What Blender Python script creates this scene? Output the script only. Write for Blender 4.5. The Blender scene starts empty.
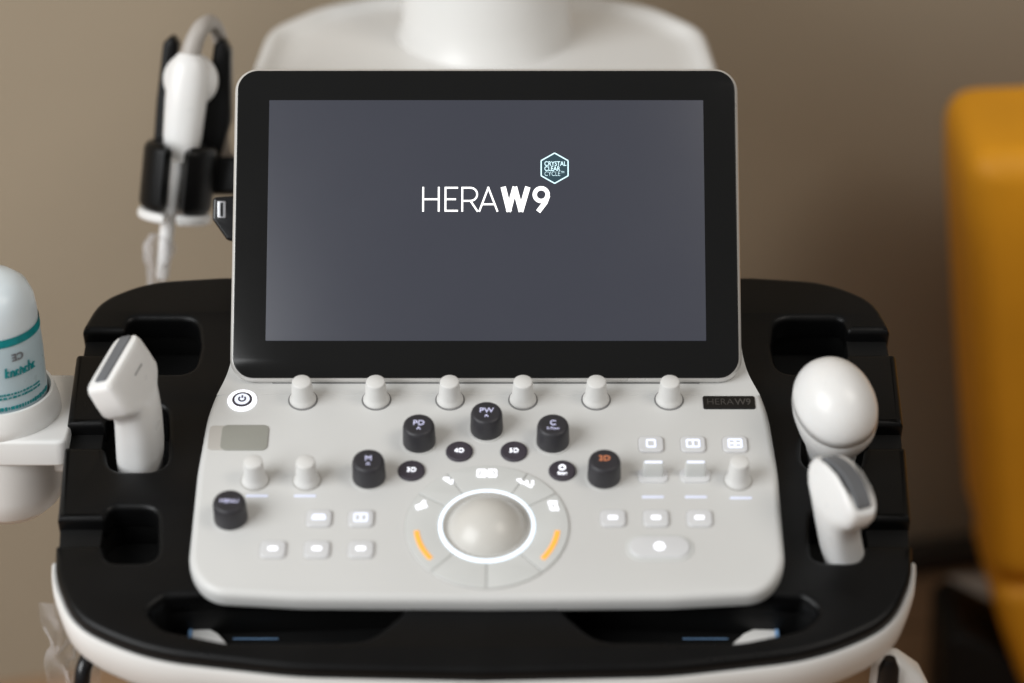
import bpy, bmesh, math, random
from mathutils import Vector, Matrix, noise
random.seed(7)
PI = math.pi
R = math.radians
scene = bpy.context.scene
COL = scene.collection

# ------------------------------------------------------------------ camera
PITCH = R(30.0)
CAM = Vector((0.0, 0.0, 1.65))
FPX = 2550.0                       # focal length in pixels of a 1024 px wide picture
RIGHT = Vector((1, 0, 0))
FWD = Vector((0, math.cos(PITCH), -math.sin(PITCH)))
UP = Vector((0, math.sin(PITCH), math.cos(PITCH)))

def ray(px, py):
    return RIGHT * ((px - 512.0) / FPX) - UP * ((py - 341.5) / FPX) + FWD

def at_depth(px, py, d):
    return CAM + ray(px, py) * d

def at_plane(px, py, o, n):
    r = ray(px, py)
    return CAM + r * ((o - CAM).dot(n) / r.dot(n))

cd = bpy.data.cameras.new('camera')
cam = bpy.data.objects.new('camera', cd)
COL.objects.link(cam)
cam.location = CAM
cam.rotation_euler = (PI / 2 - PITCH, 0, 0)
cd.sensor_width = 36.0
cd.lens = 36.0 * FPX / 1024.0
cd.clip_start = 0.05
cd.clip_end = 100
cd.dof.use_dof = True
cd.dof.focus_distance = 1.80
cd.dof.aperture_fstop = 2.0
cd.dof.aperture_blades = 9
scene.camera = cam

# ------------------------------------------------------------------ materials
def mat(name, color, rough=0.5, var=0.03, vscale=30, bump=0.0, bscale=600, spec=0.5,
        emit=None, estr=0.0, metal=0.0, coat=0.0, trans=0.0, alpha=1.0, rvar=0.08, sss=0.0, ior=1.45):
    m = bpy.data.materials.new(name)
    m.use_nodes = True
    nt = m.node_tree
    b = nt.nodes['Principled BSDF']
    tc = nt.nodes.new('ShaderNodeTexCoord')
    nz = nt.nodes.new('ShaderNodeTexNoise')
    nz.inputs['Scale'].default_value = vscale
    nz.inputs['Detail'].default_value = 5
    nt.links.new(tc.outputs['Object'], nz.inputs['Vector'])
    ramp = nt.nodes.new('ShaderNodeValToRGB')
    c = color
    ramp.color_ramp.elements[0].position = 0.3
    ramp.color_ramp.elements[1].position = 0.7
    ramp.color_ramp.elements[0].color = (c[0] * (1 - var), c[1] * (1 - var), c[2] * (1 - var), 1)
    ramp.color_ramp.elements[1].color = (min(1, c[0] * (1 + var)), min(1, c[1] * (1 + var)), min(1, c[2] * (1 + var)), 1)
    nt.links.new(nz.outputs['Fac'], ramp.inputs['Fac'])
    nt.links.new(ramp.outputs['Color'], b.inputs['Base Color'])
    mr = nt.nodes.new('ShaderNodeMapRange')
    mr.inputs['To Min'].default_value = max(0.02, rough - rvar)
    mr.inputs['To Max'].default_value = min(1, rough + rvar)
    nt.links.new(nz.outputs['Fac'], mr.inputs['Value'])
    nt.links.new(mr.outputs['Result'], b.inputs['Roughness'])
    b.inputs['Specular IOR Level'].default_value = spec
    b.inputs['Metallic'].default_value = metal
    b.inputs['IOR'].default_value = ior
    b.inputs['Coat Weight'].default_value = coat
    b.inputs['Coat Roughness'].default_value = 0.05
    b.inputs['Transmission Weight'].default_value = trans
    b.inputs['Alpha'].default_value = alpha
    if sss:
        b.inputs['Subsurface Weight'].default_value = sss
        b.inputs['Subsurface Radius'].default_value = (0.01, 0.009, 0.008)
        b.inputs['Subsurface Scale'].default_value = 0.3
    if emit:
        b.inputs['Emission Color'].default_value = (*emit, 1)
        b.inputs['Emission Strength'].default_value = estr
    if bump:
        n2 = nt.nodes.new('ShaderNodeTexNoise')
        n2.inputs['Scale'].default_value = bscale
        n2.inputs['Detail'].default_value = 3
        nt.links.new(tc.outputs['Object'], n2.inputs['Vector'])
        bp = nt.nodes.new('ShaderNodeBump')
        bp.inputs['Strength'].default_value = bump
        bp.inputs['Distance'].default_value = 0.001
        nt.links.new(n2.outputs['Fac'], bp.inputs['Height'])
        nt.links.new(bp.outputs['Normal'], b.inputs['Normal'])
    return m

M_panel = mat('panel plastic', (0.61, 0.61, 0.60), 0.42, 0.015, 12, 0.12, 1500)
M_knobw = mat('pale knob plastic', (0.68, 0.675, 0.66), 0.40, 0.02, 60, 0.1, 1500)
M_knobd = mat('dark knob rubber', (0.030, 0.029, 0.034), 0.42, 0.10, 90, 0.15, 1500)
M_btnd = mat('dark button plastic', (0.045, 0.038, 0.050), 0.5, 0.08, 90)
M_btn = mat('pale button plastic', (0.60, 0.60, 0.59), 0.35, 0.02, 60, trans=0.0)
M_btnl = mat('backlit key plastic', (0.60, 0.60, 0.60), 0.35, 0.02, 60, emit=(0.75, 0.82, 1.0), estr=0.06)
M_seg = mat('ring key plastic', (0.60, 0.61, 0.60), 0.38, 0.02, 40)
M_black = mat('black tray plastic', (0.0036, 0.0036, 0.0038), 0.30, 0.15, 25, 0.2, 1800, spec=0.22)
M_black2 = mat('deep black plastic', (0.004, 0.004, 0.004), 0.55, 0.1, 25, spec=0.3)
M_gloss = mat('glossy black plastic', (0.006, 0.006, 0.007), 0.22, 0.1, 25, spec=0.5)
M_white = mat('white body plastic', (0.76, 0.755, 0.74), 0.34, 0.012, 10, 0.06, 1500)
M_probe = mat('probe white plastic', (0.79, 0.785, 0.775), 0.30, 0.015, 40, 0.05, 1500, sss=0.15)
M_lens = mat('grey rubber lens', (0.13, 0.135, 0.145), 0.55, 0.06, 80)
M_print = mat('grey print', (0.16, 0.16, 0.17), 0.5)
M_silver = mat('silver housing', (0.66, 0.65, 0.63), 0.30, 0.02, 40, metal=0.35)
M_hinge = mat('grey hinge plastic', (0.22, 0.22, 0.22), 0.4)
M_glass = mat('black screen glass', (0.005, 0.005, 0.005), 0.10, 0.05, 14, spec=0.35, rvar=0.03)
M_reader = mat('grey reader window', (0.30, 0.30, 0.27), 0.35, 0.02, 40)
M_reader2 = mat('pale reader window', (0.47, 0.45, 0.42), 0.4, 0.02, 40)
M_badge = mat('black badge', (0.006, 0.006, 0.006), 0.3)
M_badget = mat('dark badge letters', (0.06, 0.055, 0.05), 0.4)
M_ledw = mat('white led', (0.9, 0.9, 0.95), 0.4, emit=(0.90, 0.92, 1.0), estr=0.85)
M_leds = mat('soft white led', (0.75, 0.78, 0.85), 0.4, emit=(0.72, 0.78, 1.0), estr=0.55)
M_ledb = mat('bluish white led', (0.8, 0.85, 0.9), 0.4, emit=(0.72, 0.86, 1.0), estr=0.85)
M_ledv = mat('violet legend', (0.5, 0.5, 0.6), 0.4, emit=(0.50, 0.50, 0.80), estr=0.6)
M_ledl = mat('faint panel legend', (0.6, 0.62, 0.7), 0.4, emit=(0.6, 0.66, 0.95), estr=0.35)
M_ledo = mat('orange led', (0.35, 0.18, 0.03), 0.4, emit=(1.0, 0.44, 0.06), estr=0.9)
M_ledr = mat('orange legend', (0.6, 0.2, 0.08), 0.4, emit=(0.55, 0.22, 0.13), estr=0.5)
M_well = mat('ring groove plastic', (0.44, 0.43, 0.41), 0.4)
M_gap = mat('pale key gap', (0.50, 0.49, 0.48), 0.45)
M_ball = mat('trackball plastic', (0.58, 0.565, 0.53), 0.30, 0.02, 50)
M_logo = mat('screen white pixels', (0.8, 0.8, 0.8), 0.4, emit=(1, 1, 1), estr=0.95)
M_hex = mat('screen pale blue pixels', (0.5, 0.7, 0.75), 0.4, emit=(0.62, 0.85, 0.92), estr=0.85)
M_hexf = mat('screen teal pixels', (0.01, 0.02, 0.025), 0.3, emit=(0.022, 0.050, 0.066), estr=1.0)
M_disp = mat('lit screen', (0.012, 0.012, 0.013), 0.26, 0.05, 14, spec=0.5, emit=(0.036, 0.039, 0.055), estr=1.0, rvar=0.02)
M_teal = mat('teal print', (0.0, 0.22, 0.24), 0.5, 0.15, 200)
M_bottle = mat('milky bottle plastic', (0.47, 0.58, 0.63), 0.3, 0.04, 40, sss=0.2)
M_cap = mat('frosted clear plastic', (0.70, 0.77, 0.81), 0.30, 0.04, 30, trans=0.0, sss=0.3)
M_label = mat('pale bottle label', (0.56, 0.64, 0.67), 0.45, 0.03, 60)
M_yellow = mat('ochre upholstery', (0.80, 0.345, 0.010), 0.55, 0.07, 9, 0.4, 400)
M_metal = mat('grey metal', (0.5, 0.5, 0.52), 0.35, 0.05, 40, metal=0.8)
M_blue = mat('flat blue', (0.20, 0.36, 0.60), 0.4)
M_greyp = mat('light grey plastic', (0.62, 0.61, 0.60), 0.4)
M_cable = mat('beige cable', (0.40, 0.37, 0.34), 0.45, 0.03, 80)
M_cord = mat('pale grey cord', (0.36, 0.36, 0.38), 0.5)
M_rubber = mat('black rubber', (0.010, 0.010, 0.010), 0.6)
M_wall = mat('beige painted wall', (0.365, 0.302, 0.222), 0.75, 0.03, 2.5, 0.5, 350)
M_base = mat('dark wall foot', (0.035, 0.028, 0.022), 0.5)

# wood floor
M_floor = mat('brown wood floor', (0.23, 0.125, 0.06), 0.4, 0.25, 6, 0.3, 120)
nt = M_floor.node_tree
wv = nt.nodes.new('ShaderNodeTexBrick')
wv.inputs['Scale'].default_value = 1.0
wv.inputs['Color1'].default_value = (0.34, 0.21, 0.12, 1)
wv.inputs['Color2'].default_value = (0.29, 0.175, 0.10, 1)
wv.inputs['Mortar'].default_value = (0.05, 0.03, 0.02, 1)
wv.inputs['Mortar Size'].default_value = 0.002
wv.inputs['Brick Width'].default_value = 1.2
wv.inputs['Row Height'].default_value = 0.14
tcf = nt.nodes.new('ShaderNodeTexCoord')
nt.links.new(tcf.outputs['Object'], wv.inputs['Vector'])
nt.links.new(wv.outputs['Color'], nt.nodes['Principled BSDF'].inputs['Base Color'])

# thin crumpled film
M_film = bpy.data.materials.new('clear film')
M_film.use_nodes = True
nt = M_film.node_tree
for n_ in list(nt.nodes):
    nt.nodes.remove(n_)
o_ = nt.nodes.new('ShaderNodeOutputMaterial')
mx = nt.nodes.new('ShaderNodeMixShader')
tr = nt.nodes.new('ShaderNodeBsdfTransparent')
gl = nt.nodes.new('ShaderNodeBsdfPrincipled')
gl.inputs['Base Color'].default_value = (0.75, 0.75, 0.78, 1)
gl.inputs['Roughness'].default_value = 0.08
gl.inputs['Specular IOR Level'].default_value = 0.9
lw = nt.nodes.new('ShaderNodeLayerWeight')
lw.inputs['Blend'].default_value = 0.35
mrf = nt.nodes.new('ShaderNodeMapRange')
mrf.inputs['To Min'].default_value = 0.07
mrf.inputs['To Max'].default_value = 0.8
nt.links.new(lw.outputs['Facing'], mrf.inputs['Value'])
nt.links.new(mrf.outputs['Result'], mx.inputs['Fac'])
nt.links.new(tr.outputs[0], mx.inputs[1])
nt.links.new(gl.outputs[0], mx.inputs[2])
nt.links.new(mx.outputs[0], o_.inputs['Surface'])

# ------------------------------------------------------------------ object helpers
WORLD = {}

def link(name, me, m, parent=None, M=None, label=None, group=None):
    M = M or Matrix.Identity(4)
    o = bpy.data.objects.new(name, me)
    COL.objects.link(o)
    if me is not None and m is not None and len(me.materials) == 0:
        me.materials.append(m)
    if parent is not None:
        o.parent = parent
        o.matrix_basis = WORLD[parent.name].inverted() @ M
    else:
        o.matrix_basis = M
    WORLD[o.name] = M.copy()
    if label:
        o['label'] = label
    if group:
        o['group'] = group
    return o

def thing(name, label, cat, M, group=None):
    o = link(name, None, None, None, M, label, group)
    o['category'] = cat
    return o

def tag(o, label, cat, group=None):
    o['label'] = label
    o['category'] = cat
    if group:
        o['group'] = group
    return o

def T(x, y, z):
    return Matrix.Translation((x, y, z))

def frame(o, x, y, z):
    return Matrix(((x[0], y[0], z[0], o[0]), (x[1], y[1], z[1], o[1]), (x[2], y[2], z[2], o[2]), (0, 0, 0, 1)))

def mesh(bm, smooth=None, name='mesh'):
    bmesh.ops.recalc_face_normals(bm, faces=bm.faces)
    me = bpy.data.meshes.new(name)
    bm.to_mesh(me)
    bm.free()
    if smooth is not None:
        for p in me.polygons:
            p.use_smooth = True
        if smooth < 180:
            me.set_sharp_from_angle(angle=R(smooth))
    return me

def rounded(pts, rad, seg=6):
    """round the corners of a closed polygon; rad is one radius or one per point"""
    out = []
    n = len(pts)
    for i in range(n):
        p = Vector(pts[i]); a = Vector(pts[i - 1]); b = Vector(pts[(i + 1) % n])
        r = rad[i] if isinstance(rad, (list, tuple)) else rad
        da = (a - p); db = (b - p)
        la, lb = da.length, db.length
        if r <= 0 or la < 1e-9 or lb < 1e-9:
            out.append(tuple(p)); continue
        da /= la; db /= lb
        ang = math.acos(max(-1, min(1, da.dot(db))))
        if ang > PI - 0.02:
            out.append(tuple(p)); continue
        t = min(r / math.tan(ang / 2), la * 0.49, lb * 0.49)
        p0 = p + da * t; p1 = p + db * t
        for k in range(seg + 1):
            s = k / seg
            q = p0 * (1 - s) ** 2 + p * (2 * s * (1 - s)) + p1 * s ** 2
            out.append(tuple(q))
    return out

def rrect(w, h, r, seg=6, cx=0, cy=0):
    pts = []
    for (sx, sy, a0) in ((1, 1, 0), (-1, 1, 90), (-1, -1, 180), (1, -1, 270)):
        for k in range(seg + 1):
            a = R(a0 + 90 * k / seg)
            pts.append((cx + sx * (w / 2 - r) + r * math.cos(a), cy + sy * (h / 2 - r) + r * math.sin(a)))
    return pts

def circle(r, n=48, cx=0, cy=0, ry=None):
    ry = r if ry is None else ry
    return [(cx + r * math.cos(2 * PI * k / n), cy + ry * math.sin(2 * PI * k / n)) for k in range(n)]

def slab(outline, z0, z1, bevel=0.0, holes=(), res=3):
    """flat plate of the given outline between z0 and z1 with rounded edges and real holes"""
    cu = bpy.data.curves.new('c', 'CURVE')
    cu.dimensions = '2D'
    cu.fill_mode = 'BOTH'
    t = (z1 - z0) / 2
    bevel = min(bevel, t * 0.98)
    cu.extrude = t - bevel
    cu.bevel_depth = bevel
    cu.bevel_resolution = res
    cu.offset = -bevel
    for pts in [outline] + list(holes):
        sp = cu.splines.new('POLY')
        sp.points.add(len(pts) - 1)
        for i, p in enumerate(pts):
            sp.points[i].co = (p[0], p[1], 0, 1)
        sp.use_cyclic_u = True
    ob = bpy.data.objects.new('c', cu)
    COL.objects.link(ob)
    dg = bpy.context.evaluated_depsgraph_get()
    me = bpy.data.meshes.new_from_object(ob.evaluated_get(dg))
    bpy.data.objects.remove(ob)
    bpy.data.curves.remove(cu)
    me.transform(T(0, 0, (z0 + z1) / 2))
    me.materials.clear()
    bm = bmesh.new()
    bm.from_mesh(me)
    bmesh.ops.remove_doubles(bm, verts=bm.verts, dist=1e-6)
    bmesh.ops.recalc_face_normals(bm, faces=bm.faces)
    for f in bm.faces:
        f.smooth = abs(f.normal.z) < 0.985
    bm.to_mesh(me)
    bm.free()
    me.set_sharp_from_angle(angle=R(50))
    return me

def lathe(profile, n=40, smooth=40, cap=True):
    bm = bmesh.new()
    rings = []
    for (r, z) in profile:
        if r < 1e-6:
            rings.append([bm.verts.new((0, 0, z))])
        else:
            rings.append([bm.verts.new((r * math.cos(2 * PI * k / n), r * math.sin(2 * PI * k / n), z)) for k in range(n)])
    for a, b in zip(rings, rings[1:]):
        for k in range(n):
            j = (k + 1) % n
            if len(a) == 1 and len(b) == 1:
                continue
            if len(a) == 1:
                bm.faces.new((a[0], b[k], b[j]))
            elif len(b) == 1:
                bm.faces.new((a[k], a[j], b[0]))
            else:
                bm.faces.new((a[k], a[j], b[j], b[k]))
    if cap:
        for ring in (rings[0], rings[-1]):
            if len(ring) > 1:
                bm.faces.new(ring)
    return mesh(bm, smooth)

def loft(rings, smooth=40, cap0=True, cap1=True, closed=True):
    bm = bmesh.new()
    vs = [[bm.verts.new(p) for p in ring] for ring in rings]
    n = len(vs[0])
    for a, b in zip(vs, vs[1:]):
        for k in range(n if closed else n - 1):
            j = (k + 1) % n
            bm.faces.new((a[k], a[j], b[j], b[k]))
    if cap0:
        bm.faces.new(vs[0])
    if cap1:
        bm.faces.new(vs[-1])
    return mesh(bm, smooth)

def offset_poly(pts, d):
    """outline moved outward by d (counter-clockwise outline)"""
    n = len(pts)
    area = sum(pts[i][0] * pts[(i + 1) % n][1] - pts[(i + 1) % n][0] * pts[i][1] for i in range(n))
    s = 1 if area > 0 else -1
    out = []
    for i in range(n):
        a = Vector(pts[i - 1]); b = Vector(pts[(i + 1) % n])
        t = (b - a).normalized()
        out.append((pts[i][0] + s * d * t.y, pts[i][1] - s * d * t.x))
    return out

def resample(pts, n):
    P_ = [Vector(p) for p in pts]
    L = [0.0]
    for i in range(len(P_)):
        L.append(L[-1] + (P_[(i + 1) % len(P_)] - P_[i]).length)
    out = []
    j = 0
    for k in range(n):
        s = L[-1] * k / n
        while L[j + 1] < s:
            j += 1
        f = (s - L[j]) / max(1e-9, L[j + 1] - L[j])
        out.append(tuple(P_[j].lerp(P_[(j + 1) % len(P_)], f)))
    return out

def shell(outline, rings, smooth=50, cap0=True, cap1=True, n=160):
    o = resample(outline, n)
    return loft([[(x, y, z) for (x, y) in offset_poly(o, d)] for (d, z) in rings], smooth, cap0, cap1)

def superring(c, ax, ay, a, b, e=2.5, n=40):
    out = []
    for k in range(n):
        t = 2 * PI * k / n
        ct, st = math.cos(t), math.sin(t)
        x = a * math.copysign(abs(ct) ** (2 / e), ct)
        y = b * math.copysign(abs(st) ** (2 / e), st)
        out.append(tuple(Vector(c) + Vector(ax) * x + Vector(ay) * y))
    return out

def body(sections, smooth=60, n=40):
    """lofted solid from superellipse sections: (z, half x, half y, exponent[, x offset, y offset])"""
    rings = []
    for s in sections:
        z, a, b, e = s[:4]
        ox = s[4] if len(s) > 4 else 0
        oy = s[5] if len(s) > 5 else 0
        rings.append(superring((ox, oy, z), (1, 0, 0), (0, 1, 0), a, b, e, n))
    return loft(rings, smooth)

def tube(pts, r, n=14, smooth=60):
    pts = [Vector(p) for p in pts]
    # smooth the path
    for _ in range(2):
        q = [pts[0]]
        for a, b in zip(pts, pts[1:]):
            q += [a.lerp(b, 0.25), a.lerp(b, 0.75)]
        q.append(pts[-1])
        pts = q
    rs = r if isinstance(r, (list, tuple)) else None
    rings = []
    x = None
    for i, p in enumerate(pts):
        t = (pts[min(i + 1, len(pts) - 1)] - pts[max(i - 1, 0)]).normalized()
        if x is None:
            x = t.orthogonal().normalized()
        x = (x - t * x.dot(t)).normalized()
        y = t.cross(x)
        rr = r
        if rs:
            f = i / (len(pts) - 1) * (len(rs) - 1)
            k = min(int(f), len(rs) - 2)
            rr = rs[k] * (1 - f + k) + rs[k + 1] * (f - k)
        rings.append([tuple(p + x * rr * math.cos(2 * PI * k / n) + y * rr * math.sin(2 * PI * k / n)) for k in range(n)])
    return loft(rings, smooth)

def strokes(polys, w, z0, z1):
    """flat lettering: every poly is a polyline drawn w wide"""
    bm = bmesh.new()
    zz = 0.0
    for poly in polys:
        ww = w
        if isinstance(poly, tuple):
            poly, ww = poly
        zz += 1e-6
        L = []
        P_ = [Vector(p) for p in poly]
        for i, p in enumerate(P_):
            d0 = (P_[i] - P_[i - 1]).normalized() if i > 0 else None
            d1 = (P_[i + 1] - P_[i]).normalized() if i < len(P_) - 1 else None
            if d0 is None: d0 = d1
            if d1 is None: d1 = d0
            m = (d0 + d1).normalized()
            nrm = Vector((-m.y, m.x))
            k = ww / 2 / max(0.35, m.dot(d1))
            L.append((p + nrm * k, p - nrm * k))
        for (a, b), (c, d) in zip(L, L[1:]):
            q = [(a, z0), (b, z0), (d, z0), (c, z0)]
            lo = [bm.verts.new((v.x, v.y, z0)) for v, _ in q]
            hi = [bm.verts.new((v.x, v.y, z1 + zz)) for v, _ in q]
            bm.faces.new(hi)
            bm.faces.new(lo[::-1])
            for i in range(4):
                j = (i + 1) % 4
                bm.faces.new((lo[i], lo[j], hi[j], hi[i]))
    return mesh(bm)

def text_mesh(s, size, z0, z1, align='CENTER', sx=1.0, bold=0.0):
    cu = bpy.data.curves.new('t', 'FONT')
    cu.body = s
    cu.size = size
    cu.align_x = align
    cu.align_y = 'CENTER'
    cu.extrude = (z1 - z0) / 2
    cu.offset = bold
    ob = bpy.data.objects.new('t', cu)
    COL.objects.link(ob)
    dg = bpy.context.evaluated_depsgraph_get()
    me = bpy.data.meshes.new_from_object(ob.evaluated_get(dg))
    bpy.data.objects.remove(ob)
    bpy.data.curves.remove(cu)
    me.transform(Matrix.Diagonal((sx, 1, 1, 1)))
    me.transform(T(0, 0, (z0 + z1) / 2))
    me.materials.clear()
    return me

def join(meshes):
    bm = bmesh.new()
    for me in meshes:
        bm.from_mesh(me)
    me = bpy.data.meshes.new('mesh')
    bm.to_mesh(me)
    bm.free()
    return me

def box(w, d, h, bev=0.003, seg=3, c=(0, 0, 0)):
    bm = bmesh.new()
    bmesh.ops.create_cube(bm, size=1)
    bmesh.ops.scale(bm, vec=(w, d, h), verts=bm.verts)
    if bev:
        bmesh.ops.bevel(bm, geom=list(bm.edges), offset=bev, segments=seg, profile=0.5, affect='EDGES')
    bmesh.ops.translate(bm, vec=c, verts=bm.verts)
    return mesh(bm, 40)

# ------------------------------------------------------------------ frames of the machine
CX = -0.0165                                     # machine centre line
n_s = Vector((0, -math.cos(R(39.4)), math.sin(R(39.4))))     # touch screen faces this way
y_s = Vector((0, n_s.z, -n_s.y))
n_p = Vector((0, -math.cos(R(76.0)), math.sin(R(76.0))))     # control panel normal
v_p = Vector((0, n_p.z, -n_p.y))
O_s = at_depth(488, 222.9, 1.8); O_s.x = CX - 0.0018
FS = frame(O_s, RIGHT, y_s, n_s)
SW, SH = 0.3540, 0.2215
bot = O_s - y_s * (SH / 2)
O_p = at_depth(487, 385, (bot - CAM).dot(FWD) + 0.004)
O_p = Vector((CX, O_p.y, O_p.z))
FP = frame(O_p, RIGHT, v_p, n_p)
PANEL_Z = 0.0
TRAY_Z = -0.012

def pan(px, py, h=0.0):
    """panel coordinates in metres of a spot read off the photograph"""
    p = at_plane(px, py, O_p + n_p * h, n_p) - O_p
    return (p.x, p.dot(v_p))

def tra(px, py):
    return pan(px, py, TRAY_Z)

ROOT = thing('ultrasound_machine', 'white and black ultrasound machine with lit tilted touch screen and knob covered control panel',
             'ultrasound machine', T(CX, 1.65, 0))

# ------------------------------------------------------------------ control panel
half = [(487, 598.5), (300, 597), (207, 592), (187.5, 566), (197, 470), (207.5, 412), (219, 384)]
hp = [pan(x, y, 0.0) for x, y in half]
hp[0] = (0, hp[0][1])
left = hp
right = [(-x, y) for x, y in reversed(hp[1:])]
outline = left + right            # clockwise from the front centre round the left side
rad = [0, 0.2, 0.040, 0.05, 0.3, 0.15, 0.012]
rads = rad + rad[1:][::-1]
p_out = rounded(outline, rads, 10)
panel = link('control_panel', slab(p_out, -0.016, 0.0, 0.0055, res=5), M_panel, ROOT, FP)

# neck that carries the screen: leaves the panel and rises behind the screen
def neck_mesh():
    rows = []
    N = 14
    y0 = hp[-1][1]
    x0 = abs(hp[-1][0]) + 0.0006
    wtop = SW / 2 - 0.0
    back = FS @ Vector((0, -SH / 2, -0.016))
    for thick in (0, 1):
        face = []
        for i in range(N + 1):
            s = i / N
            # bezier in the vertical plane from the panel back edge up behind the screen
            a = O_p + v_p * (y0 - 0.011) + n_p * 0.0002
            b = O_p + v_p * (y0 + 0.016)
            c = O_s - y_s * (SH / 2 - 0.012) - n_s * 0.024
            d = O_s - y_s * (SH / 2 - 0.10) - n_s * 0.022
            p = a * (1 - s) ** 3 + b * 3 * s * (1 - s) ** 2 + c * 3 * s * s * (1 - s) + d * s ** 3
            e = min(1.0, s / 0.8)
            w = x0 + (SW / 2 + 0.0016 - x0) * (1 - (1 - e) ** 1.8)
            face.append((p, w))
        rows.append(face)
    top = rows[0]
    bm = bmesh.new()
    M = 12
    gt, gb = [], []
    for i, (p, w) in enumerate(top):
        q = top[min(i + 1, N)][0] - top[max(i - 1, 0)][0]
        nr = Vector((0, -q.z, q.y)).normalized()
        e_ = i / N
        gt.append([bm.verts.new((CX + (O_s.x - CX) * e_ + w * (2 * k / M - 1), p.y, p.z)) for k in range(M + 1)])
        gb.append([bm.verts.new((CX + (O_s.x - CX) * e_ + w * (2 * k / M - 1), p.y - nr.y * 0.012, p.z - nr.z * 0.012)) for k in range(M + 1)])
    for i in range(N):
        for k in range(M):
            bm.faces.new((gt[i][k], gt[i][k + 1], gt[i + 1][k + 1], gt[i + 1][k]))
            bm.faces.new((gb[i][k], gb[i + 1][k], gb[i + 1][k + 1], gb[i][k + 1]))
        bm.faces.new((gt[i][0], gt[i + 1][0], gb[i + 1][0], gb[i][0]))
        bm.faces.new((gt[i][M], gb[i][M], gb[i + 1][M], gt[i + 1][M]))
    for k in range(M):
        bm.faces.new((gt[0][k], gb[0][k], gb[0][k + 1], gt[0][k + 1]))
        bm.faces.new((gt[N][k], gt[N][k + 1], gb[N][k + 1], gb[N][k]))
    me = mesh(bm, 50)
    me.transform(FP.inverted())
    return me
link('screen_neck', neck_mesh(), M_panel, ROOT, FP)

# ------------------------------------------------------------------ touch screen
ts = link('touch_screen', slab(rrect(SW + 0.0045, SH + 0.0045, 0.0165, 10), -0.014, 0.0, 0.004, res=4), M_silver, ROOT, FS,
          'silver edged tilted touch screen showing a white logo on grey')
link('bezel_glass', slab(rrect(SW, SH, 0.0145, 10), -0.002, 0.0008, 0.0006), M_glass, ts, FS)
DW, DH = 0.3085, 0.1735
dy = 0.0022
link('display', slab(rrect(DW, DH, 0.0004, 2, 0, dy), 0.0002, 0.0011, 0.0001), M_disp, ts, FS)
hg = link('hinge_bar', slab(rrect(0.30, 0.010, 0.002, 3), -0.006, 0.004, 0.001), M_hinge, ROOT,
          frame(bot - n_s * 0.0095 - y_s * 0.0005, RIGHT, y_s, n_s))

def scr(px, py):
    p = at_plane(px, py, O_s, n_s) - O_s
    return Vector((p.x, p.dot(y_s)))

# HERA in thin strokes, W9 in heavy ones
h0 = scr(423, 212).y; h1 = scr(423, 187.3).y
def X(px): return scr(px, 200).x
thin = 0.00125
H = [[(X(423.2), h0), (X(423.2), h1)], [(X(438.8), h0), (X(438.8), h1)], [(X(423.2), (h0 + h1) / 2), (X(438.8), (h0 + h1) / 2)]]
E = [[(X(445.5), h0), (X(445.5), h1)], [(X(445.5), h1 - thin / 2), (X(458), h1 - thin / 2)], [(X(445.5), h0 + thin / 2), (X(458), h0 + thin / 2)],
     [(X(445.5), (h0 + h1) / 2), (X(456), (h0 + h1) / 2)]]
rc = X(470.5); rr_ = (h1 - h0) * 0.265; ry_ = h1 - rr_ - thin / 2
Rr = [[(X(462.3), h0), (X(462.3), h1)],
      [(X(462.3), h1 - thin / 2), (rc, h1 - thin / 2)] + [(rc + rr_ * math.sin(a), ry_ + rr_ * math.cos(a)) for a in [PI * k / 10 for k in range(1, 10)]] + [(rc, ry_ - rr_), (X(462.3), ry_ - rr_)],
      [(rc, ry_ - rr_), (X(477.8), h0)]]
A = [[(X(479.2), h0), (X(488.6), h1)], [(X(488.0), h1), (X(497.6), h0)], [(X(482.4), h0 + 0.0053), (X(494.6), h0 + 0.0053)]]
bw = 0.0037
W = [([(X(503.2), h1), (X(509.3), h0)], bw), ([(X(508.4), h0), (X(515.0), h1)], bw * 0.95), ([(X(514.6), h1), (X(521.2), h0)], bw * 0.95), ([(X(520.6), h0), (X(527.8), h1)], bw)]
nc = Vector((X(541.2), h1 - 0.0056)); nr_ = 0.0046
N9 = [([(nc.x + nr_ * math.cos(a), nc.y + nr_ * math.sin(a)) for a in [2 * PI * k / 28 for k in range(29)]], 0.0030),
      ([(nc.x + nr_ * 1.02, nc.y - 0.0006), (nc.x + nr_ * 0.62, nc.y - 0.0056), (X(538.2), h0)], 0.0034)]
link('logo_lettering', strokes(H + E + Rr + A + W + N9, thin, 0.0009, 0.0014), M_logo, ts, FS)
hc = scr(554.6, 168.6)
hx = [(hc.x + 0.0110 * math.cos(R(90 + 60 * k)), hc.y + 0.0110 * math.sin(R(90 + 60 * k))) for k in range(6)]
link('hexagon_emblem', strokes([[hx[k], hx[(k + 1) % 6]] for k in range(6)], 0.0008, 0.0009, 0.00135), M_hex, ts, FS)
link('emblem_ground', slab([(hc.x + (x - hc.x) * 0.97, hc.y + (y - hc.y) * 0.97) for x, y in hx], 0.0008, 0.00116, 0.00002), M_hexf, ts, FS)
lx = scr(544.3, 168).x
t1 = text_mesh('CRYSTAL', 0.0046, 0.0010, 0.00145, 'LEFT', 0.82, 0.00004); t1.transform(T(lx, scr(0, 164.3).y, 0))
t2 = text_mesh('CLEAR', 0.0046, 0.0010, 0.00145, 'LEFT', 0.82, 0.00004); t2.transform(T(lx, scr(0, 169.3).y, 0))
t3 = text_mesh('CYCLE', 0.0046, 0.0010, 0.00145, 'LEFT', 0.82, -0.00008); t3.transform(T(lx, scr(0, 174.4).y, 0))
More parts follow.
